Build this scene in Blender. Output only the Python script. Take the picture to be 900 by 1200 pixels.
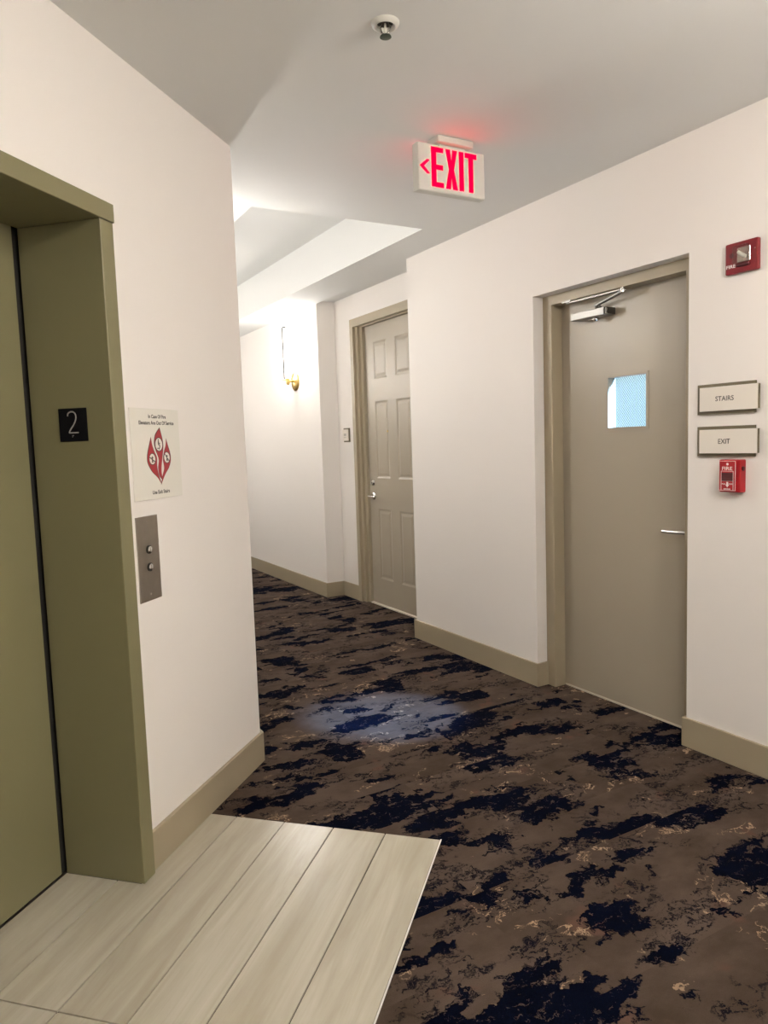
import bpy, bmesh, math, random
from math import sin, cos, pi, radians, sqrt
from mathutils import Vector, Matrix

for o in list(bpy.data.objects):
    bpy.data.objects.remove(o, do_unlink=True)
S = bpy.context.scene
COL = S.collection

# ------------------------------------------------------------------ camera
YAW, PITCH, ROLL, FPX = radians(15.56), radians(5.419), radians(1.917), 860.4
fw = Vector((-sin(YAW)*cos(PITCH), cos(YAW)*cos(PITCH), -sin(PITCH)))
r0 = Vector((cos(YAW), sin(YAW), 0)); u0 = r0.cross(fw)
rr = r0*cos(ROLL) - u0*sin(ROLL); uu = u0*cos(ROLL) + r0*sin(ROLL)
cd = bpy.data.cameras.new('camera'); cam = bpy.data.objects.new('camera', cd); COL.objects.link(cam)
cam.matrix_world = Matrix(((rr.x, uu.x, -fw.x, 0), (rr.y, uu.y, -fw.y, 0), (rr.z, uu.z, -fw.z, 1.40), (0, 0, 0, 1)))
cd.sensor_fit = 'VERTICAL'; cd.sensor_height = 36; cd.lens = FPX/1200*36
cd.clip_start = 0.02
S.camera = cam

# ------------------------------------------------------------------ sky, sun, exposure
w = bpy.data.worlds.new('sky'); S.world = w; w.use_nodes = True
bgn = w.node_tree.nodes['Background']
bgn.inputs[0].default_value = (0.72, 0.93, 1.0, 1); bgn.inputs[1].default_value = 0.56
R2 = sqrt(.5)
def W(s, m, z=0.0):
    """hall frame: s runs down the hall, m towards the wall with the stair door"""
    return Vector((-s*R2 + m*R2, s*R2 + m*R2, z))
sd = bpy.data.lights.new('sun', 'SUN'); sun = bpy.data.objects.new('sun', sd); COL.objects.link(sun)
sd.energy = 160.0; sd.angle = radians(18); sd.color = (0.30, 0.52, 1.0)
sun.location = W(1.5, 6, 6)
sun.rotation_euler = (W(3.2, 1.82, 0) - W(2.59, 2.87, 1.56)).to_track_quat('-Z', 'Y').to_euler()
S.view_settings.view_transform = 'Standard'; S.view_settings.look = 'None'
S.view_settings.gamma = 1; S.view_settings.use_curve_mapping = False
S.view_settings.exposure = 1.05
LAMP = 190.0                       # brightness of the glowing sconce tubes
LAMP_COL = (1.0, 0.94, 0.88)        # lobby lamps
HALL_COL = (1.0, 0.965, 0.93)       # hall lamps

# ------------------------------------------------------------------ helpers
def tag(o, label=None, cat=None, group=None, kind=None):
    if label: o['label'] = label
    if cat: o['category'] = cat
    if group: o['group'] = group
    if kind: o['kind'] = kind
    return o

def obj(name, bm, m, parent=None, smooth=False):
    bmesh.ops.recalc_face_normals(bm, faces=bm.faces[:])
    me = bpy.data.meshes.new(name); bm.to_mesh(me); bm.free()
    if m: me.materials.append(m)
    if smooth:
        me.polygons.foreach_set('use_smooth', [True]*len(me.polygons))
        me.set_sharp_from_angle(angle=radians(40))
    o = bpy.data.objects.new(name, me); COL.objects.link(o)
    if parent: o.parent = parent
    return o

def empty(name, loc, rz=0.0):
    o = bpy.data.objects.new(name, None); COL.objects.link(o)
    o.empty_display_size = 0.05
    o.location = loc; o.rotation_euler = (0, 0, rz)
    return o

def box(bm, x0, x1, y0, y1, z0, z1, bevel=0.0, seg=1):
    vs = [bm.verts.new((x, y, z)) for z in (z0, z1) for y in (y0, y1) for x in (x0, x1)]
    fs = [(0,2,3,1), (4,5,7,6), (0,1,5,4), (2,6,7,3), (0,4,6,2), (1,3,7,5)]
    faces = [bm.faces.new([vs[i] for i in f]) for f in fs]
    if bevel:
        es = list({e for f in faces for e in f.edges})
        bmesh.ops.bevel(bm, geom=es, offset=bevel, segments=seg, affect='EDGES', profile=0.5)
    return bm

def B(*a, **k):
    return box(bmesh.new(), *a, **k)

def prism(bm, poly, z0, z1):
    a = [bm.verts.new((p[0], p[1], z0)) for p in poly]; b = [bm.verts.new((p[0], p[1], z1)) for p in poly]
    n = len(poly)
    bm.faces.new(a[::-1]); bm.faces.new(b)
    for i in range(n):
        bm.faces.new((a[i], a[(i+1) % n], b[(i+1) % n], b[i]))
    return bm

def sm(*pts):
    return [W(s, m)[:2] for s, m in pts]

def vplate(bm, poly, y0, y1):
    """polygon in x,z extruded along y (front at y0)"""
    a = [bm.verts.new((p[0], y0, p[1])) for p in poly]; b = [bm.verts.new((p[0], y1, p[1])) for p in poly]
    n = len(poly)
    bm.faces.new(a); bm.faces.new(b[::-1])
    for i in range(n):
        bm.faces.new((a[i], b[i], b[(i+1) % n], a[(i+1) % n]))
    return bm

def ring_verts(bm, c, ax, rad, n, ry=None):
    ax = Vector(ax).normalized()
    t = Vector((0, 0, 1)) if abs(ax.z) < .9 else Vector((1, 0, 0))
    e1 = ax.cross(t).normalized(); e2 = ax.cross(e1)
    return [bm.verts.new(Vector(c) + e1*rad*cos(2*pi*i/n) + e2*(ry or rad)*sin(2*pi*i/n)) for i in range(n)]

def lathe(bm, base, ax, prof, n=32, cap0=True, cap1=True):
    """prof: (radius, height along axis)"""
    ax = Vector(ax).normalized(); rings = []
    for r_, h in prof:
        rings.append(ring_verts(bm, Vector(base) + ax*h, ax, max(r_, 1e-4), n))
    for a, b in zip(rings, rings[1:]):
        for i in range(n):
            bm.faces.new((a[i], a[(i+1) % n], b[(i+1) % n], b[i]))
    if cap0: bm.faces.new(rings[0][::-1])
    if cap1: bm.faces.new(rings[-1])
    return bm

def bar(bm, p, q, wd, ht, up=(0, 0, 1)):
    p, q = Vector(p), Vector(q); d = (q-p).normalized()
    sd_ = d.cross(Vector(up)).normalized()*wd/2; u_ = sd_.cross(d).normalized()*ht/2
    a = [bm.verts.new(p + i*sd_ + j*u_) for i, j in ((-1,-1), (1,-1), (1,1), (-1,1))]
    b = [bm.verts.new(q + i*sd_ + j*u_) for i, j in ((-1,-1), (1,-1), (1,1), (-1,1))]
    bm.faces.new(a[::-1]); bm.faces.new(b)
    for i in range(4):
        bm.faces.new((a[i], a[(i+1) % 4], b[(i+1) % 4], b[i]))
    return bm

def tube(bm, pts, rad, n=10):
    rings = []
    for i, p in enumerate(pts):
        p = Vector(p); a = Vector(pts[max(i-1, 0)]); b = Vector(pts[min(i+1, len(pts)-1)])
        rings.append(ring_verts(bm, p, b-a, rad, n))
    for a, b in zip(rings, rings[1:]):
        for i in range(n):
            bm.faces.new((a[i], a[(i+1) % n], b[(i+1) % n], b[i]))
    bm.faces.new(rings[0][::-1]); bm.faces.new(rings[-1])
    return bm

def text(name, body, m, parent, cx, y, cz, wd, ht, depth=0.0006, weight=0.0):
    """flat lettering facing -y, fitted to a width and a height"""
    cu = bpy.data.curves.new(name, 'FONT'); cu.body = body; cu.size = 1; cu.align_x = 'CENTER'
    cu.extrude = 0.0; cu.offset = weight; cu.resolution_u = 4
    t = bpy.data.objects.new(name, cu); COL.objects.link(t)
    me = bpy.data.meshes.new_from_object(t.evaluated_get(bpy.context.evaluated_depsgraph_get()))
    bpy.data.objects.remove(t, do_unlink=True); bpy.data.curves.remove(cu)
    xs = [v.co.x for v in me.vertices]; ys = [v.co.y for v in me.vertices]
    x0, x1, y0, y1 = min(xs), max(xs), min(ys), max(ys)
    for v in me.vertices:
        v.co = Vector(((v.co.x - (x0+x1)/2)/(x1-x0)*wd + cx, y - depth, (v.co.y - (y0+y1)/2)/(y1-y0)*ht + cz))
    me.materials.clear(); me.materials.append(m); me.name = name
    o = bpy.data.objects.new(name, me); COL.objects.link(o); o.parent = parent
    return o

# ------------------------------------------------------------------ materials
class NT:
    def __init__(self, m): self.t = m.node_tree; self.n = self.t.nodes; self.l = self.t.links
    def new(self, ty, **k):
        x = self.n.new(ty)
        for a, b in k.items(): setattr(x, a, b)
        return x
    def set(self, sock, v):
        if hasattr(v, 'is_output') or isinstance(v, bpy.types.NodeSocket): self.l.new(v, sock)
        else: sock.default_value = v
    def math(self, op, a, b=None, c=None):
        x = self.new('ShaderNodeMath', operation=op)
        for i, v in enumerate((a, b, c)):
            if v is not None: self.set(x.inputs[i], v)
        return x.outputs[0]
    def dot(self, a, v):
        x = self.new('ShaderNodeVectorMath', operation='DOT_PRODUCT'); self.set(x.inputs[0], a); x.inputs[1].default_value = v
        return x.outputs['Value']
    def comb(self, a, b, c):
        x = self.new('ShaderNodeCombineXYZ')
        for i, v in enumerate((a, b, c)): self.set(x.inputs[i], v)
        return x.outputs[0]
    def noise(self, vec, scale, detail=2, rough=.5, dist=0.0):
        x = self.new('ShaderNodeTexNoise'); self.set(x.inputs['Vector'], vec)
        x.inputs['Scale'].default_value = scale; x.inputs['Detail'].default_value = detail
        x.inputs['Roughness'].default_value = rough; x.inputs['Distortion'].default_value = dist
        return x.outputs['Fac']
    def step(self, v, lo, hi):
        x = self.new('ShaderNodeMapRange', interpolation_type='SMOOTHSTEP'); self.set(x.inputs[0], v)
        x.inputs[1].default_value = lo; x.inputs[2].default_value = hi
        return x.outputs[0]
    def mix(self, f, a, b):
        x = self.new('ShaderNodeMix', data_type='RGBA'); self.set(x.inputs[0], f)
        self.set(x.inputs[6], a); self.set(x.inputs[7], b)
        return x.outputs[2]
    def bump(self, h, strength, dist):
        x = self.new('ShaderNodeBump'); self.set(x.inputs['Height'], h)
        x.inputs['Strength'].default_value = strength; x.inputs['Distance'].default_value = dist
        return x.outputs[0]

def mat(name, col, rough=.5, metal=0.0, var=0.05, vscale=3.0, bump=0.0, bscale=200.0, coat=0.0, emit=None, spec=None):
    m = bpy.data.materials.new(name); m.use_nodes = True; t = NT(m); b = t.n['Principled BSDF']
    tc = t.new('ShaderNodeTexCoord').outputs['Object']
    c4 = (*col, 1)
    if var:
        f = t.noise(tc, vscale, 3)
        t.set(b.inputs['Base Color'], t.mix(f, tuple(x*(1-var) for x in col) + (1,), tuple(min(1, x*(1+var)) for x in col) + (1,)))
    else: b.inputs['Base Color'].default_value = c4
    b.inputs['Roughness'].default_value = rough; b.inputs['Metallic'].default_value = metal
    b.inputs['Coat Weight'].default_value = coat
    if spec is not None: b.inputs['Specular IOR Level'].default_value = spec
    if bump: t.set(b.inputs['Normal'], t.bump(t.noise(tc, bscale, 2), bump, .002))
    if emit:
        b.inputs['Emission Color'].default_value = (*emit[0], 1); b.inputs['Emission Strength'].default_value = emit[1]
    return m

M_WALL = mat('wall_paint', (.83, .79, .745), .62, var=.012, vscale=1.2, bump=.12, bscale=140, spec=.3)
M_CEIL = mat('ceiling_paint', (.775, .78, .76), .75, var=.012, vscale=1.0, bump=.08, bscale=110, spec=.2)
M_TRIM = mat('taupe_trim_paint', (.36, .305, .21), .42, var=.03, vscale=4, bump=.03, bscale=90)
M_DOOR = mat('taupe_door_paint', (.37, .325, .25), .36, var=.03, vscale=3, bump=.04, bscale=120)
M_ELEV = mat('olive_elevator_enamel', (.20, .184, .096), .38, var=.03, vscale=3, bump=.03, bscale=120)
M_STEEL = mat('brushed_steel', (.42, .38, .33), .38, 1.0, var=.10, vscale=30)
M_CHROME = mat('satin_chrome', (.72, .71, .69), .22, 1.0, var=.03)
M_CLOSER = mat('aluminium_enamel', (.34, .33, .31), .42, .6, var=.04, vscale=20)
M_DARKMETAL = mat('dark_metal', (.06, .055, .045), .4, .6, var=.1)
M_ROD = mat('blackened_rod', (.006, .005, .004), .8, var=0, spec=.05)
M_BRASS = mat('brushed_brass', (.62, .44, .16), .28, 1.0, var=.06, vscale=25)
M_WHITEP = mat('white_plastic', (.62, .61, .55), .4, var=.02)
M_CREAM = mat('cream_sign_face', (.76, .71, .63), .45, var=.02)
M_OLIVEP = mat('dark_olive_backplate', (.135, .112, .062), .5, var=.06)
M_INK = mat('dark_print', (.05, .045, .04), .6, var=.0)
M_BLACK = mat('black_plastic', (.004, .004, .006), .55, var=.1, spec=.12)
M_GREYP = mat('grey_numeral', (.33, .32, .30), .5, var=.02)
M_RED = mat('fire_red_plastic', (.17, .004, .010), .32, var=.04)
M_REDDK = mat('dark_red_plastic', (.07, .003, .006), .4, var=.04)
M_REDBR = mat('bright_red_plastic', (.36, .006, .012), .3, var=.04)
M_WPRINT = mat('white_print', (.85, .80, .78), .5, var=.0)
M_PAPER = mat('poster_face', (.76, .735, .66), .4, var=.015, spec=.3)
M_FLAME = mat('flame_red_print', (.36, .022, .028), .5, var=.03)
M_EXITRED = mat('lit_red_letter', (.2, .0, .008), 1.0, var=0, spec=0.0, emit=((1.0, .0, .012), 2.2))
M_GREEN = mat('aged_bronze', (.10, .13, .10), .45, .6, var=.1)
M_GROUT = mat('grey_grout', (.055, .045, .032), .9, var=.1, vscale=40)
M_EDGE = mat('bright_edge_strip', (.85, .83, .78), .3, .6, var=.02)
M_SHADE = mat('shade_black', (.012, .011, .009), .8, var=0)  # black stands in for shade in the door gap and shaft
M_WIRE = mat('thin_wire', (.030, .036, .038), .8, .0, var=0, spec=.03)
M_THRESH = mat('pale_threshold', (.60, .55, .45), .5, var=.03)

def glow(name, col, strength):
    m = bpy.data.materials.new(name); m.use_nodes = True; b = m.node_tree.nodes['Principled BSDF']
    b.inputs['Base Color'].default_value = (.9, .88, .84, 1)
    b.inputs['Emission Color'].default_value = (*col, 1); b.inputs['Emission Strength'].default_value = strength
    return m


def glass(name, col, rough=0.0):
    m = bpy.data.materials.new(name); m.use_nodes = True; t = NT(m)
    t.n.remove(t.n['Principled BSDF']); out = t.n['Material Output']
    tr = t.new('ShaderNodeBsdfTransparent'); tr.inputs[0].default_value = (*col, 1)
    gl = t.new('ShaderNodeBsdfGlossy'); gl.inputs['Roughness'].default_value = .03
    fr = t.new('ShaderNodeLayerWeight'); fr.inputs[0].default_value = .5
    fac = t.math('MULTIPLY_ADD', t.math('POWER', fr.outputs['Facing'], 5.0), .9, .04)
    mx = t.new('ShaderNodeMixShader'); t.l.new(fac, mx.inputs[0])
    t.l.new(tr.outputs[0], mx.inputs[1]); t.l.new(gl.outputs[0], mx.inputs[2]); t.l.new(mx.outputs[0], out.inputs[0])
    return m
M_GLASS = glass('window_glass', (.90, .97, .98))
M_LENS = glass('clear_lens', (.86, .85, .83))

def carpet():
    m = bpy.data.materials.new('patterned_carpet'); m.use_nodes = True; t = NT(m); b = t.n['Principled BSDF']
    P = t.new('ShaderNodeTexCoord').outputs['Object']
    s = t.dot(P, (-R2, R2, 0)); q = t.dot(P, (R2, R2, 0))
    # carpet planks: 0.25 wide along the hall, 1.0 long across it, staggered
    row = t.math('FLOOR', t.math('DIVIDE', s, .25))
    wn = t.new('ShaderNodeTexWhiteNoise', noise_dimensions='1D'); t.set(wn.inputs['W'], row)
    colm = t.math('FLOOR', t.math('ADD', t.math('DIVIDE', q, 1.0), t.math('MULTIPLY', wn.outputs[0], 3.0)))
    wn2 = t.new('ShaderNodeTexWhiteNoise', noise_dimensions='2D'); t.set(wn2.inputs['Vector'], t.comb(row, colm, 0.0))
    rnd = wn2.outputs[0]
    z = t.math('MULTIPLY', rnd, .8)
    # ragged warp
    wx = t.math('MULTIPLY', t.math('SUBTRACT', t.noise(t.comb(s, q, 3.0), 22, 4, .6), .5), .10)
    wy = t.math('MULTIPLY', t.math('SUBTRACT', t.noise(t.comb(s, q, 9.0), 16, 4, .6), .5), .16)
    s2 = t.math('ADD', s, wx); q2 = t.math('ADD', q, wy)
    big = t.noise(t.comb(t.math('MULTIPLY', s2, 6.6), t.math('MULTIPLY', q2, 3.3), z), 1.0, 4.5, .56, .3)
    fine = t.noise(t.comb(t.math('MULTIPLY', s2, 60), t.math('MULTIPLY', q2, 26), z), 1.0, 4, .65, .6)
    dark = t.step(t.math('ADD', big, t.math('MULTIPLY', t.math('SUBTRACT', fine, .5), .13)), .532, .552)
    # loose speckled streaks
    mid = t.noise(t.comb(t.math('MULTIPLY', s2, 9), t.math('MULTIPLY', q2, 4), t.math('ADD', z, 7.0)), 1.0, 3, .5, .4)
    spk = t.math('MULTIPLY', t.step(mid, .50, .58), t.step(fine, .515, .55))
    dark = t.math('MAXIMUM', dark, t.math('MULTIPLY', spk, .92))
    # scratched-out gaps inside the dark patches
    gap = t.math('MULTIPLY', t.step(fine, .60, .645), .8)
    dark = t.math('MULTIPLY', dark, t.math('SUBTRACT', 1.0, gap))
    # tan flecks: thin broken ridges
    rg = t.noise(t.comb(t.math('MULTIPLY', s2, 9), t.math('MULTIPLY', q2, 5.5), t.math('ADD', z, 3.0)), 1.0, 3, .6, 1.0)
    ridge = t.math('SUBTRACT', 1.0, t.step(t.math('ABSOLUTE', t.math('SUBTRACT', rg, .5)), .006, .016))
    where = t.step(t.noise(t.comb(t.math('MULTIPLY', s, 5), t.math('MULTIPLY', q, 3.4), 21.0), 1.0, 3, .6), .565, .61)
    blob = t.step(t.noise(t.comb(t.math('MULTIPLY', s2, 22), t.math('MULTIPLY', q2, 9), 31.0), 1.0, 3, .6), .68, .71)
    tan = t.math('MAXIMUM', t.math('MULTIPLY', ridge, where), t.math('MULTIPLY', blob, .8))
    # base
    pile = t.noise(P, 420, 2, .6)
    mott = t.noise(t.comb(t.math('MULTIPLY', s, 5), t.math('MULTIPLY', q, 3), t.math('MULTIPLY', rnd, 9.0)), 1.0, 5, .65)
    base = t.mix(t.step(mott, .3, .7), (.060, .041, .030, 1), (.096, .069, .053, 1))
    base = t.mix(t.step(t.noise(t.comb(s, q, 50.0), 5, 3, .6), .60, .72), base, (.105, .060, .043, 1))
    base = t.mix(t.math('MULTIPLY', tan, .9), base, t.mix(t.noise(t.comb(s, q, 80.0), 6), (.34, .20, .11, 1), (.40, .31, .22, 1)))
    navy = t.mix(t.noise(t.comb(s, q, 60.0), 7, 2), (.0011, .0014, .0040, 1), (.0024, .0042, .0135, 1))
    c = t.mix(dark, base, navy)
    c = t.mix(t.math('MULTIPLY', t.step(pile, .35, .7), .35), c, t.mix(.5, c, (.0, .0, .0, 1)))
    t.set(b.inputs['Base Color'], c)
    b.inputs['Roughness'].default_value = 1.0; b.inputs['Specular IOR Level'].default_value = .02
    b.inputs['Sheen Weight'].default_value = .0
    t.set(b.inputs['Normal'], t.bump(t.math('ADD', pile, t.math('MULTIPLY', dark, -.6)), .5, .004))
    return m
M_CARPET = carpet()

def plank_mat():
    m = bpy.data.materials.new('wood_look_porcelain'); m.use_nodes = True; t = NT(m); b = t.n['Principled BSDF']
    P = t.new('ShaderNodeTexCoord').outputs['Object']
    rnd = t.new('ShaderNodeObjectInfo').outputs['Random']
    sx = t.new('ShaderNodeSeparateXYZ'); t.l.new(P, sx.inputs[0])
    off = t.math('MULTIPLY', rnd, 40.0)
    x = sx.outputs[0]; y = sx.outputs[1]
    g1 = t.noise(t.comb(t.math('MULTIPLY', x, 16), t.math('MULTIPLY', y, 1.6), off), 1.0, 5, .6, .6)
    g2 = t.noise(t.comb(t.math('MULTIPLY', x, 110), t.math('MULTIPLY', y, 4.0), off), 1.0, 3, .6, .2)
    g3 = t.noise(t.comb(t.math('MULTIPLY', x, 5), t.math('MULTIPLY', y, .9), t.math('ADD', off, 5.0)), 1.0, 3, .5, .5)
    c = t.mix(t.step(g1, .2, .8), (.40, .362, .275, 1), (.53, .498, .412, 1))
    c = t.mix(t.math('MULTIPLY', t.step(g2, .45, .75), .14), c, (.31, .27, .20, 1))
    c = t.mix(t.math('MULTIPLY', t.step(g3, .58, .75), .30), c, (.30, .265, .20, 1))
    c = t.mix(t.math('MULTIPLY', rnd, .14), c, (.36, .31, .23, 1))
    t.set(b.inputs['Base Color'], c)
    b.inputs['Roughness'].default_value = .25; b.inputs['Specular IOR Level'].default_value = .5
    t.set(b.inputs['Normal'], t.bump(g2, .03, .001))
    return m
M_PLANK = plank_mat()

# ------------------------------------------------------------------ the setting
ZC = 2.64            # ceiling
XL = -1.415          # face of the elevator wall
MR = 2.715           # face of the wall with the stair door
MH = 2.80            # face of the sconce wall further down the hall
MA = 2.975           # back wall of the unit-door alcove
ML = 1.048           # hidden hall wall behind the elevator corner
S0 = 3.049           # hall position of that corner
SC = 4.384           # corner of the stair-door wall
SR = 6.06            # return where the sconce wall begins
SE = 11.5            # end of the hall
XR, YB = 1.10, -1.9  # lobby wall opposite the elevator, wall behind the camera
TX, TY = -.507, 2.418  # edge of the tiled landing

def struct(o, label, cat):
    return tag(o, label, cat, kind='structure')

# carpet floor (cut out around the tiled landing)
bm = bmesh.new()
prism(bm, [(TX+.004, YB-.3), (XR+.3, YB-.3), (XR+.3, TY+.001), (TX+.004, TY+.001)], -.03, 0)
prism(bm, [(-10.5, TY+.001), (2.6, TY+.001), (2.6, 10.6), (-10.5, 10.6)], -.03, 0)
struct(obj('floor', bm, M_CARPET), 'brown carpet with ragged navy black patches and tan flecks', 'carpet')

# tiled landing
bed = obj('floor_landing', B(-1.80, TX, YB-.3, TY, -.03, -.004), M_GROUT)
struct(bed, 'landing of pale wood look tile planks at the elevator', 'tile floor')
cols = [TX, -.708, -.905, -1.099, -1.295, -1.492, -1.690]
rows = [TY, 1.429, .437, -.555, -1.547, YB-.3]
G = .0022
yj = 1.957           # elevator jamb face
for r_ in range(5):
    y1, y0 = rows[r_]-G, rows[r_+1]+G
    for c_ in range(6):
        x1, x0 = cols[c_]-G, cols[c_+1]+G
        yl = .843
        if c_ < 4: polys = [[(x0, y0), (x1, y0), (x1, y1), (x0, y1)]]
        elif c_ == 4:
            xe = XL+.013
            if r_ == 0: polys = [[(x0, y0), (x1, y0), (x1, y1), (xe, y1), (xe, yj-.002), (x0, yj-.002)]]
            elif r_ == 1: polys = [[(x0, yl), (xe, yl), (xe, y0), (x1, y0), (x1, y1), (x0, y1)]]
            else: polys = [[(xe, y0), (x1, y0), (x1, y1), (xe, y1)]]
        else:
            if r_ == 0: polys = [[(x0, y0), (x1, y0), (x1, yj-.002), (x0, yj-.002)]]
            elif r_ == 1: polys = [[(x0, yl), (x1, yl), (x1, y1), (x0, y1)]]
            else: continue
        for p in polys:
            cx = sum(a[0] for a in p)/len(p); cy = sum(a[1] for a in p)/len(p)
            b_ = prism(bmesh.new(), [(a-cx, d-cy) for a, d in p], -.004, .0008)
            k = obj('tile_plank', b_, M_PLANK, bed); k.location = (cx, cy, 0)
obj('edge_strip', B(TX-.0005, TX+.004, YB-.3, TY+.001, -.004, .0018), M_EDGE, bed)

# ceiling with the raised tray down the hall
C0, C1, CM0, CM1, CZ = 3.74, 9.6, 1.385, 2.435, 2.965
bm = bmesh.new()
def cbox(s0, s1, m0, m1, z0, z1): prism(bm, sm((s0, m0), (s1, m0), (s1, m1), (s0, m1)), z0, z1)
cbox(-4.2, C0, -4.2, MR+.09, ZC, ZC+.03)
cbox(C1, SE+.3, .6, MR+.09, ZC, ZC+.03)
cbox(C0, C1, .6, CM0, ZC, ZC+.03); cbox(C0, C1, CM1, MH, ZC, ZC+.03)
for a in ((C0-.05, C0, CM0-.05, CM1+.05), (C1, C1+.05, CM0-.05, CM1+.05), (C0, C1, CM0-.05, CM0), (C0, C1, CM1, CM1+.05)):
    cbox(*a, ZC+.03, CZ)
cbox(C0-.05, C1+.05, CM0-.05, CM1+.05, CZ, CZ+.04)
cbox(SC-.15, SR+.15, MH, MA+.2, 2.665, 2.72)
struct(obj('ceiling', bm, M_CEIL), 'plain white ceiling with a raised tray along the hall', 'ceiling')

# elevator wall, with the opening for the elevator
EY0, EY1, EZ = .86, 1.99, 2.125
bm = bmesh.new()
t_ = .20
jin = ((ML-t_)*sqrt(2) - (XL-t_))
prism(bm, [(XL, EY1), (XL, ML*sqrt(2)-XL), (XL-t_, jin), (XL-t_, EY1)], 0, ZC)
prism(bm, [(XL, YB-.2), (XL, EY0), (XL-t_, EY0), (XL-t_, YB-.2)], 0, ZC)
prism(bm, [(XL, EY0), (XL, EY1), (XL-t_, EY1), (XL-t_, EY0)], EZ, ZC)
struct(obj('wall_left', bm, M_WALL), 'smooth warm white wall around the elevator', 'wall')
bm = bmesh.new(); ji = W(0, ML-t_)
prism(bm, [(XL, ML*sqrt(2)-XL), (XL-t_, jin)] + sm((SE, ML-t_), (SE, ML)), 0, ZC)
struct(obj('wall_hall_left', bm, M_WALL), 'white hall wall turning away behind the elevator corner', 'wall')

# wall with the stair door
DS0, DS1, DZ = 2.120, 3.105, 2.152
bm = bmesh.new(); bk = MR+.20
SX = (-XR + (MR*sqrt(2)-XR))*R2    # where it meets the lobby wall
prism(bm, sm((SX-.3, MR), (DS0, MR), (DS0, bk), (SX-.3, bk)), 0, ZC)
prism(bm, sm((DS1, MR), (SC, MR), (SC, MA), (SC-.15, MA), (SC-.15, bk), (DS1, bk)), 0, ZC)
prism(bm, sm((DS0, MR), (DS1, MR), (DS1, bk), (DS0, bk)), DZ, ZC)
prism(bm, sm((SC-.15, MH+.002), (SC, MH+.002), (SC, MA), (SC-.15, MA)), ZC, 2.665)
struct(obj('wall_right', bm, M_WALL), 'warm white wall holding the stair door and fire signs', 'wall')

# alcove wall and the sconce wall
US0, US1, UZ = 4.625, 5.731, 2.445
bm = bmesh.new()
prism(bm, sm((SC-.15, MA), (US0, MA), (US0, MA+.15), (SC-.15, MA+.15)), 0, 2.665)
prism(bm, sm((US1, MA), (SR, MA), (SR, MA+.15), (US1, MA+.15)), 0, 2.665)
prism(bm, sm((US0, MA), (US1, MA), (US1, MA+.15), (US0, MA+.15)), UZ, 2.665)
struct(obj('wall_alcove', bm, M_WALL), 'white alcove wall around the six panel door', 'wall')
bm = bmesh.new()
prism(bm, sm((SR, MH), (SE, MH), (SE, MA+.15), (SR, MA+.15)), 0, ZC)
prism(bm, sm((SR, MH+.002), (SE, MH+.002), (SE, MA+.15), (SR, MA+.15)), ZC, 2.665)
struct(obj('wall_hall_right', bm, M_WALL), 'white hall wall that carries the brass sconce', 'wall')
bm = bmesh.new(); prism(bm, sm((SE, ML-.2), (SE+.15, ML-.2), (SE+.15, MA+.15), (SE, MA+.15)), 0, ZC)
struct(obj('wall_end', bm, M_WALL), 'white wall closing the far end of the hall', 'wall')
bm = bmesh.new(); prism(bm, [(XR, YB), (XR, MR*sqrt(2)-XR), (XR+.2, MR*sqrt(2)-XR-.2), (XR+.2, YB)], 0, ZC)
struct(obj('wall_lobby', bm, M_WALL), 'white lobby wall opposite the elevator', 'wall')
struct(obj('wall_back', B(XL, XR+.2, YB-.2, YB, 0, ZC), M_WALL), 'white wall at the back of the lobby', 'wall')

# baseboards
BH = .137; BT = .015
def base(name, poly, label):
    bm = prism(bmesh.new(), poly, 0, BH-.004)
    # small eased top lip
    o = obj(name, bm, M_TRIM); struct(o, label, 'baseboard')
    md = o.modifiers.new('ease', 'BEVEL'); md.width = .003; md.segments = 2; md.limit_method = 'ANGLE'
    return o
cy0 = ML*sqrt(2)-XL; cy1 = (ML+BT)*sqrt(2)-(XL+BT)
base('baseboard_left', [(XL, 2.024), (XL+BT, 2.024), (XL+BT, cy1)] + sm((8.5, ML+BT), (8.5, ML)) + [(XL, cy0)],
     'taupe baseboard along the elevator wall round its corner')
base('baseboard_left_lobby', [(XL, YB), (XL+BT, YB), (XL+BT, .82), (XL, .82)], 'taupe baseboard on the near side of the elevator')
FM = 2.785   # face of the stair-door frame
base('baseboard_right', sm((DS1, FM), (DS1-BT, FM), (DS1-BT, MR-BT), (SC+BT, MR-BT), (SC+BT, MA), (SC, MA), (SC, MR), (DS1, MR)),
     'taupe baseboard between the stair door and the alcove corner')
base('baseboard_right_signs', sm((SX+.02, MR-BT), (DS0+BT, MR-BT), (DS0+BT, FM), (DS0, FM), (DS0, MR), (SX+.02, MR)),
     'taupe baseboard below the stairs and exit signs')
base('baseboard_alcove', sm((US1+.012, MA-BT), (SR-BT, MA-BT), (SR-BT, MH-BT), (SE-.02, MH-BT), (SE-.02, MH), (SR, MH), (SR, MA), (US1+.012, MA)),
     'taupe baseboard running from the panel door below the sconce')

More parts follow.
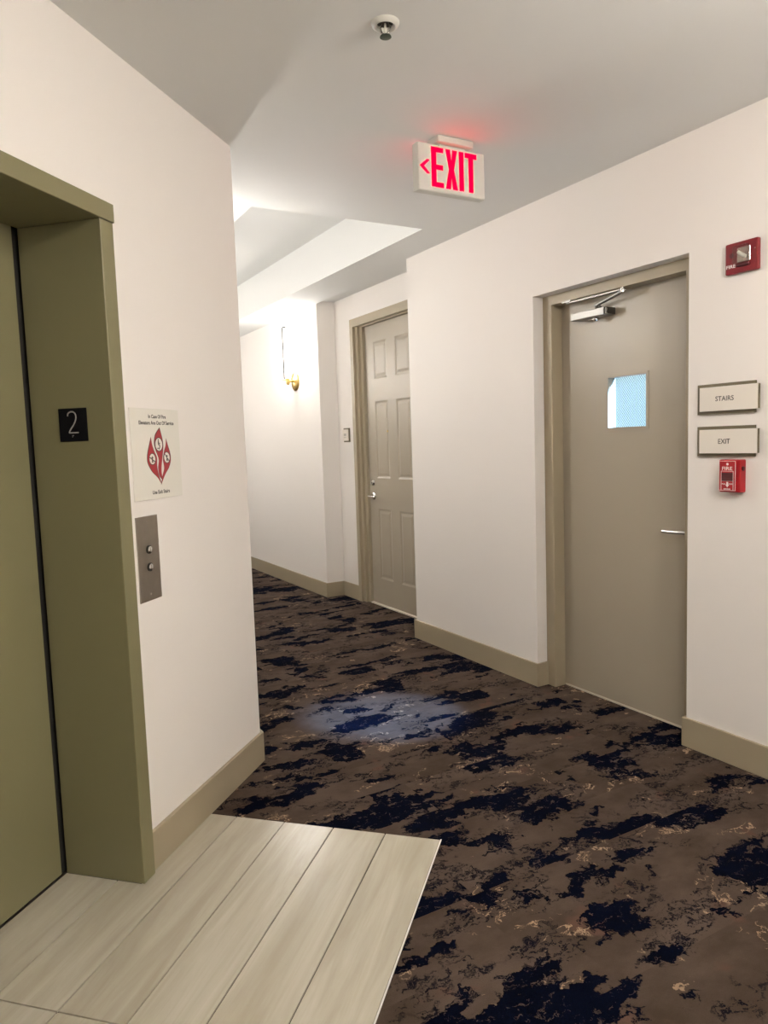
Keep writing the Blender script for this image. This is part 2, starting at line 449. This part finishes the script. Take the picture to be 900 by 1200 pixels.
# ------------------------------------------------------------------ elevator (door_1)
ROT_R = -pi/4
d1 = struct(empty('door_1', (XL, 1.425, 0)), 'olive elevator door set deep in a plain metal frame', 'elevator')
def el(name, bm, m):
    o = obj(name, bm, m); o.location = (0, 0, 0); o.parent = d1; o.matrix_parent_inverse = Matrix.Translation((-XL, -1.425, 0)); return o
XF, XD = -1.392, -1.692
el('door_panel', B(XD-.05, XD, .857, 1.938, .006, 2.12, bevel=.002), M_ELEV)
el('frame_jamb', B(XD+.003, XF, yj, 2.020, .0, 2.093, bevel=.0015), M_ELEV)
el('frame_jamb', B(XD+.003, XF, .785, .843, .0, 2.093, bevel=.0015), M_ELEV)
el('frame_header', B(XD+.002, XF+.004, .785, 2.024, 2.094, 2.149, bevel=.0015), M_ELEV)
el('shaft_light_block', B(XD-.20, XD-.08, .70, 2.10, 0, 2.30), M_SHADE)  # unseen shell added behind the door; keeps sky light out
bm = bmesh.new(); box(bm, XD-.08, XL-.2, .70, .78, 0, 2.30); box(bm, XD-.08, XL-.2, 2.022, 2.10, 0, 2.30); box(bm, XD-.08, XL-.2, .78, 2.022, 2.15, 2.30)
el('shaft_light_seal', bm, M_SHADE)  # rest of the added shell, closing sides and top against sky light
el('door_gap_shade', B(XD-.06, XD-.010, 1.938, 2.02, 0, 2.093), M_SHADE)  # black box painted in for the shade between door and jamb
el('door_sill', B(XD-.06, XD+.0005, .843, yj, -.004, .0025), M_DARKMETAL)
# floor number plate on the jamb
pl = empty('floor_number_plate', (-1.535, yj, 1.486))
tag(pl, 'square black floor number plate with a grey 2', 'sign')
obj('plate', B(-.051, .051, -.003, 0, -.051, .051, bevel=.0008), M_BLACK, pl)
pts = [(-.017, .027), (-.0165, .033), (-.012, .038), (-.004, .0405), (.004, .0395), (.010, .035), (.0128, .028), (.0125, .019), (.009, .010),
       (.002, -.001), (-.006, -.010), (-.012, -.018), (-.0150, -.0245), (.019, -.0245)]
bm = bmesh.new()
for a, b_ in zip(pts, pts[1:]):
    tube(bm, [(a[0], -.003, a[1]), (b_[0], -.003, b_[1])], .0021, 8)
obj('numeral', bm, M_GREYP, pl)
bm = bmesh.new()
for dx, dz in ((-.004, -.033), (-.004, -.037), (0, -.033)):
    lathe(bm, (dx, -.003, dz), (0, -1, 0), [(.0013, 0), (.0008, .0008)], 8)
obj('braille', bm, M_GREYP, pl)

# ------------------------------------------------------------------ unit door (door_2)
def frame_sm(name, s, m, z=0.0):
    return empty(name, W(s, m, z), ROT_R)        # local x = towards smaller s, local y = into the wall
UC = 5.178
d2 = struct(frame_sm('door_2', UC, MA), 'closed taupe six panel door in the alcove', 'door')
def mir(poly, sg): return [(sg*a, b) for a, b in poly]
# local x = UC - s ; local y = m - MA
jp = [(-.566, -.016), (-.512, -.016), (-.512, .008), (-.472, .008), (-.472, .032), (-.430, .032), (-.430, .13), (-.553, .13), (-.553, 0), (-.566, 0)]
for sg in (1, -1):
    obj('frame_jamb', prism(bmesh.new(), mir(jp, sg), 0, 2.39), M_TRIM, d2)
hp = [(2.460, -.016), (2.445, -.016)]
bm = bmesh.new()
for x0, x1, y0, y1, z0, z1 in ((-.566, .566, -.016, 0, 2.39, 2.457), (-.553, .553, 0, .008, 2.39, 2.444),
                               (-.553, .553, .008, .032, 2.39, 2.444), (-.553, .553, .032, .13, 2.382, 2.444)):
    box(bm, x0, x1, y0, y1, z0, z1)
obj('frame_head', bm, M_TRIM, d2)
bm = bmesh.new(); box(bm, -.512, .512, -.008, .008, 2.376, 2.39)
hw, yf, zt = .422, .055, 2.378
pcols = [(-.285, -.068), (.068, .285)]; prows = [(.235, .84), (1.10, 1.743), (1.93, 2.236)]
slab = bmesh.new()
box(slab, -hw, hw, yf+.010, yf+.045, .012, zt)
xs = [-hw, -.285, -.068, .068, .285, hw]; zs = [.012, .235, .84, 1.10, 1.743, 1.93, 2.236, zt]
for i in range(5):
    for k in range(7):
        if i in (1, 3) and k in (1, 3, 5): continue
        box(slab, xs[i], xs[i+1], yf, yf+.010, zs[k], zs[k+1])
bmesh.ops.remove_doubles(slab, verts=slab.verts[:], dist=1e-5)
so = obj('slab', slab, M_DOOR, d2)
for x0, x1 in pcols:
    for z0, z1 in prows:
        bm = bmesh.new(); lv = [(0, .0003), (.014, .0055), (.022, .0055), (.042, .001)]
        rings = [[bm.verts.new(v) for v in ((x0+i_, yf+d_, z0+i_), (x1-i_, yf+d_, z0+i_), (x1-i_, yf+d_, z1-i_), (x0+i_, yf+d_, z1-i_))] for i_, d_ in lv]
        for a, b_ in zip(rings, rings[1:]):
            for i in range(4): bm.faces.new((a[i], a[(i+1) % 4], b_[(i+1) % 4], b_[i]))
        bm.faces.new(rings[-1])
        obj('raised_panel', bm, M_DOOR, d2)
def lever(parent, x, y, z, sg, ln=.11):
    r_ = obj('lever_rose', lathe(bmesh.new(), (x, y, z), (0, -1, 0), [(.033, 0), (.033, .004), (.028, .010), (.013, .013), (.011, .045)], 28), M_CHROME, parent, True)
    tag(r_, 'satin metal lever set')
    bm = tube(bmesh.new(), [(x-sg*.008, y-.052, z), (x+sg*.02, y-.054, z), (x+sg*.06, y-.055, z-.002), (x+sg*ln, y-.052, z-.002)], .0095, 12)
    obj('lever_handle', bm, M_CHROME, r_, True)
lever(d2, -.35, yf, .945, 1, .105)
dbm = lathe(bmesh.new(), (-.35, yf, 1.06), (0, -1, 0), [(.030, 0), (.029, .008), (.022, .020), (.020, .022)], 28)
db = obj('deadbolt', dbm, M_CHROME, d2, True)
obj('keyhole', B(-.3525, -.3475, yf-.0232, yf-.0215, 1.052, 1.068), M_BLACK, db)
obj('peephole', lathe(bmesh.new(), (-.085, yf, 1.49), (0, -1, 0), [(.009, 0), (.008, .003), (.004, .0035)], 16), M_BRASS, d2, True)
obj('threshold', B(-.43, .43, .03, .14, 0, .010, bevel=.002), M_THRESH, d2)

# unit number plaque beside it
pq = frame_sm('room_number_plaque', 5.885, MA, 1.475)
tag(pq, 'small cream room number plaque beside the panel door frame', 'sign')
obj('backplate', B(-.052, .052, -.012, 0, -.062, .062), M_OLIVEP, pq)
obj('face_plate', B(-.060, .046, -.020, -.013, -.050, .050, bevel=.001), M_CREAM, pq)
text('number_print', '205', M_INK, pq, -.012, -.020, .004, .050, .020, weight=.01)
bm = bmesh.new()
for i in range(9):
    for k in range(2):
        if (i*3 + k*5) % 4: lathe(bm, (-.034+.0055*i, -.020, -.016-.006*k), (0, -1, 0), [(.0018, 0), (.001, .001)], 6)
obj('braille', bm, M_INK, pq)

# ------------------------------------------------------------------ stair door (door_3)
DC = (DS0+DS1)/2
d3 = struct(frame_sm('door_3', DC, MR), 'flush taupe stair door with a small wired window', 'door')
hwid = (DS1-DS0)/2                                  # half width of the drywall opening
# local x = DC - s ; y = m - MR ; frame face y=.070, door face y=.145
fy, dy = .070, .145
si = hwid-.070                                       # inner half width of the frame
for sg in (1, -1):
    jp = [(-hwid, fy), (-hwid+.012, fy), (-hwid+.012, fy-.004), (-si-.004, fy-.004), (-si, fy), (-si, dy-.003), (-si-.014, dy-.003), (-si-.014, dy+.05), (-hwid, dy+.05)]
    obj('frame_jamb', prism(bmesh.new(), mir(jp, sg), 0, 2.100), M_TRIM, d3)
bm = bmesh.new(); box(bm, -hwid, hwid, fy, dy+.05, 2.112, DZ); box(bm, -hwid, hwid, fy, dy-.003, 2.100, 2.112)
box(bm, -hwid+.012, hwid-.012, fy-.004, fy, 2.100, DZ-.008)
obj('frame_head', bm, M_TRIM, d3)
# slab with the window cut out
wx0, wx1, wz0, wz1 = DC-2.722, DC-2.455, 1.422, 1.700
bm = bmesh.new(); xs = [-si-.008, wx0+.010, wx1-.010, si+.008]; zs = [.010, wz0+.010, wz1-.010, 2.105]
for i in range(3):
    for k in range(3):
        if i == 1 and k == 1: continue
        box(bm, xs[i], xs[i+1], dy, dy+.045, zs[k], zs[k+1])
bmesh.ops.remove_doubles(bm, verts=bm.verts[:], dist=1e-5)
bmesh.ops.delete(bm, geom=[f for f in bm.faces if len([1 for g in bm.faces if g is not f and set(g.verts) == set(f.verts)])], context='FACES_ONLY')
obj('slab', bm, M_DOOR, d3)
bm = bmesh.new()
for a in ((wx0, wx1, wz1-.014, wz1), (wx0, wx1, wz0, wz0+.014), (wx0, wx0+.014, wz0+.014, wz1-.014), (wx1-.014, wx1, wz0+.014, wz1-.014)):
    box(bm, a[0], a[1], dy-.004, dy+.049, a[2], a[3])
wf = obj('window_frame', bm, M_DOOR, d3)
obj('glass_pane', B(wx0+.014, wx1-.014, dy+.026, dy+.031, wz0+.014, wz1-.014), M_GLASS, wf)
bm = bmesh.new(); x0, x1, z0, z1 = wx0+.014, wx1-.014, wz0+.014, wz1-.014
def clip(p, d):
    t0, t1 = -9, 9
    for o_, d_, lo, hi in ((p[0], d[0], x0, x1), (p[1], d[1], z0, z1)):
        a, b_ = sorted(((lo-o_)/d_, (hi-o_)/d_)); t0, t1 = max(t0, a), min(t1, b_)
    return (t0, t1) if t1 - t0 > .004 else None
for sl in (1, -1):
    for i in range(-40, 41):
        p = (x0 + (x1-x0)/2 + i*.0135, (z0+z1)/2); d = (.64, .77*sl); c_ = clip(p, d)
        if c_:
            bar(bm, (p[0]+d[0]*c_[0], dy+.0335, p[1]+d[1]*c_[0]), (p[0]+d[0]*c_[1], dy+.0335, p[1]+d[1]*c_[1]), .0010, .0010, up=(0, 1, 0))
wm = obj('wire_mesh', bm, M_WIRE, wf); wm['kind'] = 'stuff'
lever(d3, DC-2.205, dy, .945, -1, .125)
# screw heads on the hinge jamb
for z in (.62, 1.42, 1.95):
    obj('screw', lathe(bmesh.new(), (-si, fy+.040, z), (1, 0, 0), [(.005, 0), (.004, .0012)], 12), M_TRIM, d3)
obj('threshold', B(-si, si, dy-.002, dy+.05, 0, .009), M_THRESH, d3)
# closer
cx0, cx1 = DC-2.895, DC-2.670
cb = obj('closer_body', B(cx0, cx1, dy-.072, dy-.001, 1.993, 2.030, bevel=.003, seg=2), M_CLOSER, d3)
tag(cb, 'silver door closer with folding arm')
obj('end_cap', B(cx1, cx1+.014, dy-.066, dy-.004, 1.995, 2.028, bevel=.002), M_DARKMETAL, cb)
xsp = DC-2.745
obj('closer_knob', lathe(bmesh.new(), (xsp, dy-.048, 1.993), (0, 0, -1), [(.013, 0), (.017, .006), (.017, .014), (.010, .021)], 20), M_CHROME, cb, True)
obj('closer_spindle', lathe(bmesh.new(), (xsp+.005, dy-.036, 2.034), (0, 0, 1), [(.016, 0), (.016, .012), (.010, .014), (.010, .020)], 20), M_DARKMETAL, cb, True)
elb = (DC-2.545, .070, 2.085)
obj('closer_arm', bar(bmesh.new(), (xsp-.012, dy-.036, 2.050), (elb[0], elb[1], 2.080), .022, .007), M_CLOSER, cb)
obj('closer_forearm', bar(bmesh.new(), (elb[0]+.012, elb[1], 2.088), (DC-2.925, .075, 2.090), .018, .007), M_CLOSER, cb)
obj('elbow_pin', lathe(bmesh.new(), (elb[0], elb[1], 2.075), (0, 0, 1), [(.011, 0), (.011, .020), (.007, .022)], 16), M_CHROME, cb, True)
obj('arm_shoe', B(DC-2.945, DC-2.885, .056, .095, 2.091, 2.100), M_CLOSER, cb)

# ------------------------------------------------------------------ EXIT sign on the ceiling
ES0, EM0, EM1, EZ0, EZ1 = 2.60, 1.680, 2.016, 2.418, 2.606
ex = empty('exit_sign', W(ES0, EM0, EZ0), pi/4)      # local x = +m, local y = +s
tag(ex, 'lit white ceiling exit sign with red letters and arrow', 'exit sign')
wd, ht, dp = EM1-EM0, EZ1-EZ0, .045
obj('housing', B(0, wd, .004, dp-.004, 0, ht, bevel=.002), M_WHITEP, ex)
for y0, y1 in ((0, .004), (dp-.004, dp)):
    obj('face_plate', B(.002, wd-.002, y0, y1, .002, ht-.002, bevel=.001), M_WHITEP, ex)
ca = obj('canopy', B(.085, .265, -.022, .067, ht+.006, ht+.034, bevel=.006, seg=2), M_WHITEP, ex)
obj('canopy_neck', B(.11, .24, .006, .039, ht-.002, ht+.008), M_WHITEP, ex)
def glyphs(y, flip):
    U = (lambda u: (1-u)*wd) if flip else (lambda u: u*wd)
    V = lambda v: v*ht
    out = []
    a, b_ = .105, .945; tv = .105; h = b_-a
    out.append(('letter_e', [(.19, a), (.368, a), (.368, a+tv), (.262, a+tv), (.262, .475), (.360, .475), (.360, .58), (.262, .58), (.262, b_-tv), (.368, b_-tv), (.368, b_), (.19, b_)]))
    out.append(('letter_x', [(.398, a), (.470, a), (.487, a+.26), (.504, a), (.578, a), (.525, .525), (.574, b_), (.503, b_), (.487, b_-.25), (.471, b_), (.400, b_), (.449, .525)]))
    out.append(('letter_i', [(.602, a), (.672, a), (.672, b_), (.602, b_)]))
    out.append(('letter_t', [(.748, a), (.818, a), (.818, b_-tv), (.872, b_-tv), (.872, b_), (.692, b_), (.692, b_-tv), (.748, b_-tv)]))
    out.append(('arrow', [(.022, .51), (.125, .66), (.160, .66), (.160, .635), (.082, .51), (.160, .385), (.160, .36), (.125, .36)]))
    for nm, p in out:
        if flip and nm == 'arrow': p = [(1-u, v) for u, v in p]
        obj(nm, vplate(bmesh.new(), [(U(u), V(v)) for u, v in p], y[0], y[1]), M_EXITRED, ex)
glyphs((-.0012, .001), False)
glyphs((dp-.001, dp+.0012), True)

# ------------------------------------------------------------------ sprinkler
sp = empty('ceiling_sprinkler', W(1.985, 1.180, ZC))
tag(sp, 'small recessed sprinkler head in a white ceiling ring', 'sprinkler')
obj('escutcheon', lathe(bmesh.new(), (0, 0, 0), (0, 0, -1), [(.024, .001), (.0265, .010), (.031, .013), (.039, .009), (.043, .0)], 40, False, False), M_WHITEP, sp, True)
obj('cup', lathe(bmesh.new(), (0, 0, .0), (0, 0, -1), [(.0245, .0), (.0245, .0015), (.001, .0015)], 32), M_DARKMETAL, sp, True)
bm = bmesh.new()
for sg in (1, -1):
    tube(bm, [(sg*.012, 0, -.001), (sg*.016, 0, -.014), (sg*.012, 0, -.028), (0, 0, -.036)], .0032, 8)
obj('frame_arms', bm, M_CHROME, sp, True)
obj('glass_bulb', lathe(bmesh.new(), (0, 0, -.001), (0, 0, -1), [(.002, 0), (.0035, .008), (.0035, .026), (.002, .034)], 12), M_WHITEP, sp, True)
obj('deflector', lathe(bmesh.new(), (0, 0, -.034), (0, 0, -1), [(.006, 0), (.0165, .004), (.0175, .007), (.012, .0085)], 24), M_GREEN, sp, True)

# ------------------------------------------------------------------ signs and fire devices by the stair door
def sign(name, z0, z1, word, tw, label):
    o = frame_sm(name, 1.932, MR, (z0+z1)/2); h = (z1-z0)/2
    tag(o, label, 'sign')
    obj('backplate', B(-.133, .127, -.011, 0, -h, h), M_OLIVEP, o)
    obj('face_edge', B(-.113, .1490, -.0205, -.0115, -h+.014, h-.014), M_OLIVEP, o)
    obj('face_plate', B(-.1145, .1460, -.023, -.0205, -h+.013, h-.013), M_CREAM, o)
    text('lettering', word, M_INK, o, .002, -.023, .0, tw, .020, weight=.012)
sign('stairs_sign', 1.470, 1.594, 'STAIRS', .083, 'layered cream wall sign reading STAIRS')
sign('exit_plaque', 1.296, 1.420, 'EXIT', .054, 'layered cream wall sign reading EXIT')

sb = frame_sm('fire_alarm_strobe', 1.865, MR, 2.076)
tag(sb, 'square dark red fire alarm strobe high on the wall', 'fire alarm')
obj('housing', B(-.070, .070, -.022, 0, -.060, .060, bevel=.006, seg=2), M_RED, sb)
obj('sounder', lathe(bmesh.new(), (-.042, -.0215, .012), (0, -1, 0), [(.011, 0), (.010, .001), (.006, .0012)], 20), M_REDDK, sb)
lb = obj('strobe_reflector', B(-.016, .040, -.0255, -.0215, -.022, .036, bevel=.002), M_CHROME, sb)
obj('flash_tube', tube(bmesh.new(), [(-.004, -.033, .018), (.012, -.036, .004), (.028, -.033, -.006)], .0065, 10), M_WHITEP, lb, True)
obj('strobe_lens', B(-.020, .044, -.052, -.0260, -.028, .040, bevel=.006, seg=2), M_LENS, sb)
obj('lens_foot', B(-.014, .040, -.032, -.0215, -.038, -.028, bevel=.002), M_REDDK, sb)
text('lettering', 'FIRE', M_WPRINT, sb, -.043, -.022, -.030, .040, .013, weight=.02)
obj('screw', lathe(bmesh.new(), (.058, -.0215, .020), (0, -1, 0), [(.003, 0), (.002, .001)], 10), M_CHROME, sb)

ps = frame_sm('fire_pull_station', 1.892, MR, 1.218)
tag(ps, 'red fire pull station with white print below the exit sign', 'pull station')
obj('housing', B(-.046, .046, -.040, 0, -.066, .066, bevel=.004, seg=2), M_REDBR, ps)
fc = obj('cover', B(-.045, .033, -.046, -.039, -.063, .064, bevel=.003), M_REDBR, ps)
obj('handle', B(-.031, .019, -.0475, -.046, -.020, .014, bevel=.0006), M_REDDK, ps)
bm = bmesh.new(); yb = -.0466
def line(x0, z0, x1, z1, t=.0014):
    box(bm, min(x0, x1)-t/2, max(x0, x1)+t/2, yb, yb+.001, min(z0, z1)-t/2, max(z0, z1)+t/2)
for a in ((-.042, -.058, .030, -.058), (-.042, .060, .030, .060), (-.042, -.058, -.042, .060), (.030, -.058, .030, .060),
          (-.033, -.058, -.033, .020), (.021, -.058, .021, .020), (-.033, .020, .021, .020), (-.033, -.020, .021, -.020)): line(*a)
lathe(bm, (-.005, yb+.001, .048), (0, -1, 0), [(.005, 0), (.005, .001)], 16)
vplate(bm, [(-.009, -.024), (-.009, -.035), (-.013, -.035), (-.005, -.046), (.003, -.035), (-.001, -.035), (-.001, -.024)], yb, yb+.001)
obj('print_lines', bm, M_WPRINT, ps)
text('lettering', 'FIRE', M_WPRINT, ps, -.006, -.046, .031, .046, .014, weight=.015)
text('pull_print', 'PULL', M_WPRINT, ps, -.021, -.046, -.032, .017, .006, weight=.02)
text('down_print', 'DOWN', M_WPRINT, ps, .010, -.046, -.032, .017, .006, weight=.02)
bm = bmesh.new()
for i in range(8): box(bm, -.021+i*.0038, -.0187+i*.0038, -.0466, -.0456, -.0545, -.0505)
obj('small_print', bm, M_WPRINT, ps)
obj('lock', lathe(bmesh.new(), (.046, -.022, .030), (1, 0, 0), [(.009, 0), (.009, .004), (.005, .005)], 14), M_REDDK, ps)

# ------------------------------------------------------------------ elevator notice and call plate
ROT_L = pi/2
def frame_l(name, y, z): return empty(name, (XL, y, z), ROT_L)   # local x = world +y, local y = into the wall
po = frame_l('elevator_fire_notice', 2.2155, 1.3865)
tag(po, 'white notice with a red flame above the elevator call plate', 'notice')
pw, ph = .292, .304
obj('board', B(-pw/2, pw/2, -.004, 0, -ph/2, ph/2, bevel=.001), M_PAPER, po)
PU = lambda u, t: ((u-.5)*pw, (.5-t)*ph)
text('heading_print', 'In Case Of Fire', M_INK, po, *[PU(.535, .085)[0], -.004, PU(.5, .085)[1]], .36*pw, .0125, weight=.03)
text('notice_print', 'Elevators Are Out Of Service', M_INK, po, PU(.52, 0)[0], -.004, PU(.5, .155)[1], .72*pw, .0130, weight=.03)
text('stairs_print', 'Use Exit Stairs', M_INK, po, PU(.53, 0)[0], -.004, PU(.5, .925)[1], .36*pw, .0130, weight=.03)
def spline(pts, n=6):
    out = []; k = len(pts)
    for i in range(k):
        p0, p1, p2, p3 = [Vector(pts[j % k][:2]) for j in (i-1, i, i+1, i+2)]
        if len(pts[i]) > 2: p0 = p1
        if len(pts[(i+1) % k]) > 2: p3 = p2
        for q_ in range(n):
            t = q_/n
            out.append(tuple(.5*((2*p1) + (p2-p0)*t + (2*p0-5*p1+4*p2-p3)*t*t + (3*p1-p0-3*p2+p3)*t**3)))
    return out
def flame(name, pts, grow, y, m, par):
    p = spline(pts); cx = sum(a for a, _ in p)/len(p); cz = sum(b for _, b in p)/len(p)
    p = [PU(cx + (a-cx)*grow, cz + (b-cz)*(1+(grow-1)*.4)) for a, b in p]
    return obj(name, vplate(bmesh.new(), p[::-1], -.004-y, -.0035), m, par)
F_C = [(.570, .215, 1), (.612, .33), (.622, .42), (.600, .52), (.570, .62), (.560, .70), (.575, .785, 1), (.515, .74), (.500, .65), (.520, .56), (.470, .46), (.450, .38), (.480, .29)]
F_L = [(.385, .320, 1), (.400, .40), (.440, .48), (.475, .54), (.472, .63), (.490, .72), (.545, .84, 1), (.470, .76), (.370, .69), (.300, .60), (.296, .52), (.335, .42)]
F_R = [(.695, .335, 1), (.725, .41), (.762, .50), (.765, .58), (.720, .66), (.640, .73), (.545, .84, 1), (.585, .74), (.625, .66), (.612, .57), (.640, .48), (.680, .41)]
for f in (F_L, F_R, F_C): flame('flame_outline', f, 1.10, .0002, M_INK, po)
for f in (F_L, F_R, F_C): flame('flame', f, 1.0, .0004, M_FLAME, po)
for k, (u, t, r_) in enumerate(((.535, .395, .080), (.385, .555, .066), (.690, .545, .066))):
    x, z = PU(u, t); R_ = r_*pw
    dk = obj('symbol_disc', lathe(bmesh.new(), (x, -.0043, z), (0, -1, 0), [(R_, 0), (R_, .0003)], 28), M_PAPER, po)
    bm = bmesh.new(); L_ = lambda a, b_, wd_: bar(bm, (x+a[0]*R_, -.0049, z+a[1]*R_), (x+b_[0]*R_, -.0049, z+b_[1]*R_), wd_*R_, .0006, up=(0, 1, 0))
    rg = [(.98*cos(2*pi*i/20), .98*sin(2*pi*i/20)) for i in range(21)]
    for a, b_ in zip(rg, rg[1:]): L_(a, b_, .10)
    if k == 0:
        L_((-.1, .5), (-.05, -.05), .24); L_((-.05, -.05), (.25, -.2), .16); L_((.25, -.2), (.1, -.6), .16); L_((-.1, .25), (.3, .1), .12); L_((-.5, -.55), (.0, -.55), .1); L_((0, -.55), (.0, -.8), .1)
        lathe(bm, (x-.08*R_, -.0047, z+.65*R_), (0, -1, 0), [(.13*R_, 0), (.13*R_, .0003)], 12)
    else:
        L_((-.68, .68), (.68, -.68), .16) if k == 2 else L_((-.8, .3), (.8, -.5), .16)
        L_((0, .45), (0, -.1), .22); L_((0, -.1), (-.2, -.65), .14); L_((0, -.1), (.2, -.65), .14); L_((-.3, .25), (.3, .25), .12)
    obj('symbol', bm, M_INK, dk)

cp = frame_l('elevator_call_plate', 2.1285, 1.0405)
tag(cp, 'brushed metal elevator call plate with two round buttons', 'call plate')
obj('plate', B(-.0625, .0625, -.0035, 0, -.142, .142, bevel=.001), M_STEEL, cp)
for z in (.030, -.029):
    b_ = obj('call_button', lathe(bmesh.new(), (0, -.0035, z), (0, -1, 0), [(.0145, 0), (.0145, .004), (.0135, .0045), (.0120, .003)], 28), M_DARKMETAL, cp, True)
    obj('button_cap', lathe(bmesh.new(), (0, -.0055, z), (0, -1, 0), [(.0115, 0), (.0112, .0045), (.009, .006), (.001, .0064)], 28), M_CHROME, b_, True)
for z in (.122, -.122):
    obj('screw', lathe(bmesh.new(), (0, -.0035, z), (0, -1, 0), [(.0042, 0), (.003, .0012)], 12), M_STEEL, cp)

# ------------------------------------------------------------------ sconces
def sconce(loc, rz, label, power=1.0):
    o = empty('wall_sconce', loc, rz); tag(o, label, 'wall lamp', 'brass wall sconces')
    obj('backplate', lathe(bmesh.new(), (0, 0, 0), (0, -1, 0), [(.095, 0), (.095, .004), (.088, .012), (.070, .020), (.040, .026), (.001, .028)], 40), M_BRASS, o, True)
    obj('socket_arm', tube(bmesh.new(), [(0, -.015, 0), (0, -.06, 0), (0, -.078, .004)], .012, 14), M_BRASS, o, True)
    obj('socket_cup', lathe(bmesh.new(), (0, -.078, -.040), (0, 0, 1), [(.005, 0), (.014, .006), (.020, .02), (.0205, .060), (.019, .063)], 28), M_BRASS, o, True)
    obj('light_tube', lathe(bmesh.new(), (0, -.078, .030), (0, 0, 1), [(.018, 0), (.018, .440), (.014, .448), (.004, .451)], 24), glow('glowing_opal_glass', LAMP_COL if loc[0] > 0 else HALL_COL, LAMP*power), o, True)
    bm = tube(bmesh.new(), [(0, -.078, .500), (0, -.108, .500), (0, -.114, .494), (0, -.114, .30), (0, -.114, 0.02)], .0050, 8)
    obj('guide_rod', bm, M_ROD, o, True)
    obj('rod_foot', tube(bmesh.new(), [(0, -.078, .010), (0, -.114, .010), (0, -.136, .010)], .0045, 8), M_BRASS, o, True)
    return o
sconce(W(6.60, MH, 2.012), ROT_R, 'lit brass wall sconce with a glowing upright tube down the hall', .38)
sconce(W(4.25, ML, 2.0), ROT_R+pi, 'lit brass wall sconce hidden behind the elevator corner', .56)
sconce(W(6.5, ML, 2.0), ROT_R+pi, 'added unseen wall sconce brightening the hall wall opposite', .50)  # added sconce, unseen; lifts the sconce wall and ceiling tray
sconce(W(8.8, ML, 2.0), ROT_R+pi, 'added unseen wall sconce lighting the far hall', .85)  # assumed sconce, unseen; strength set to light the wall opposite
sconce((XR, 1.45, 2.0), -pi/2, 'lit brass wall sconce opposite the elevator door', .68)


# ------------------------------------------------------------------ added ceiling lamp, out of view, evening out the lobby light
fl = empty('added_ceiling_lamp', (.50, .60, ZC))
tag(fl, 'added round opal lamp out of view brightening the lobby', 'ceiling lamp')
obj('rim', lathe(bmesh.new(), (0, 0, 0), (0, 0, -1), [(.20, 0), (.205, .02), (.20, .045), (.185, .048)], 40), M_BRASS, fl, True)
obj('opal_dome', lathe(bmesh.new(), (0, 0, -.046), (0, 0, -1), [(.184, 0), (.170, .030), (.125, .055), (.06, .068), (.002, .071)], 40), glow('added_lamp_glow', LAMP_COL, 58.0), fl, True)
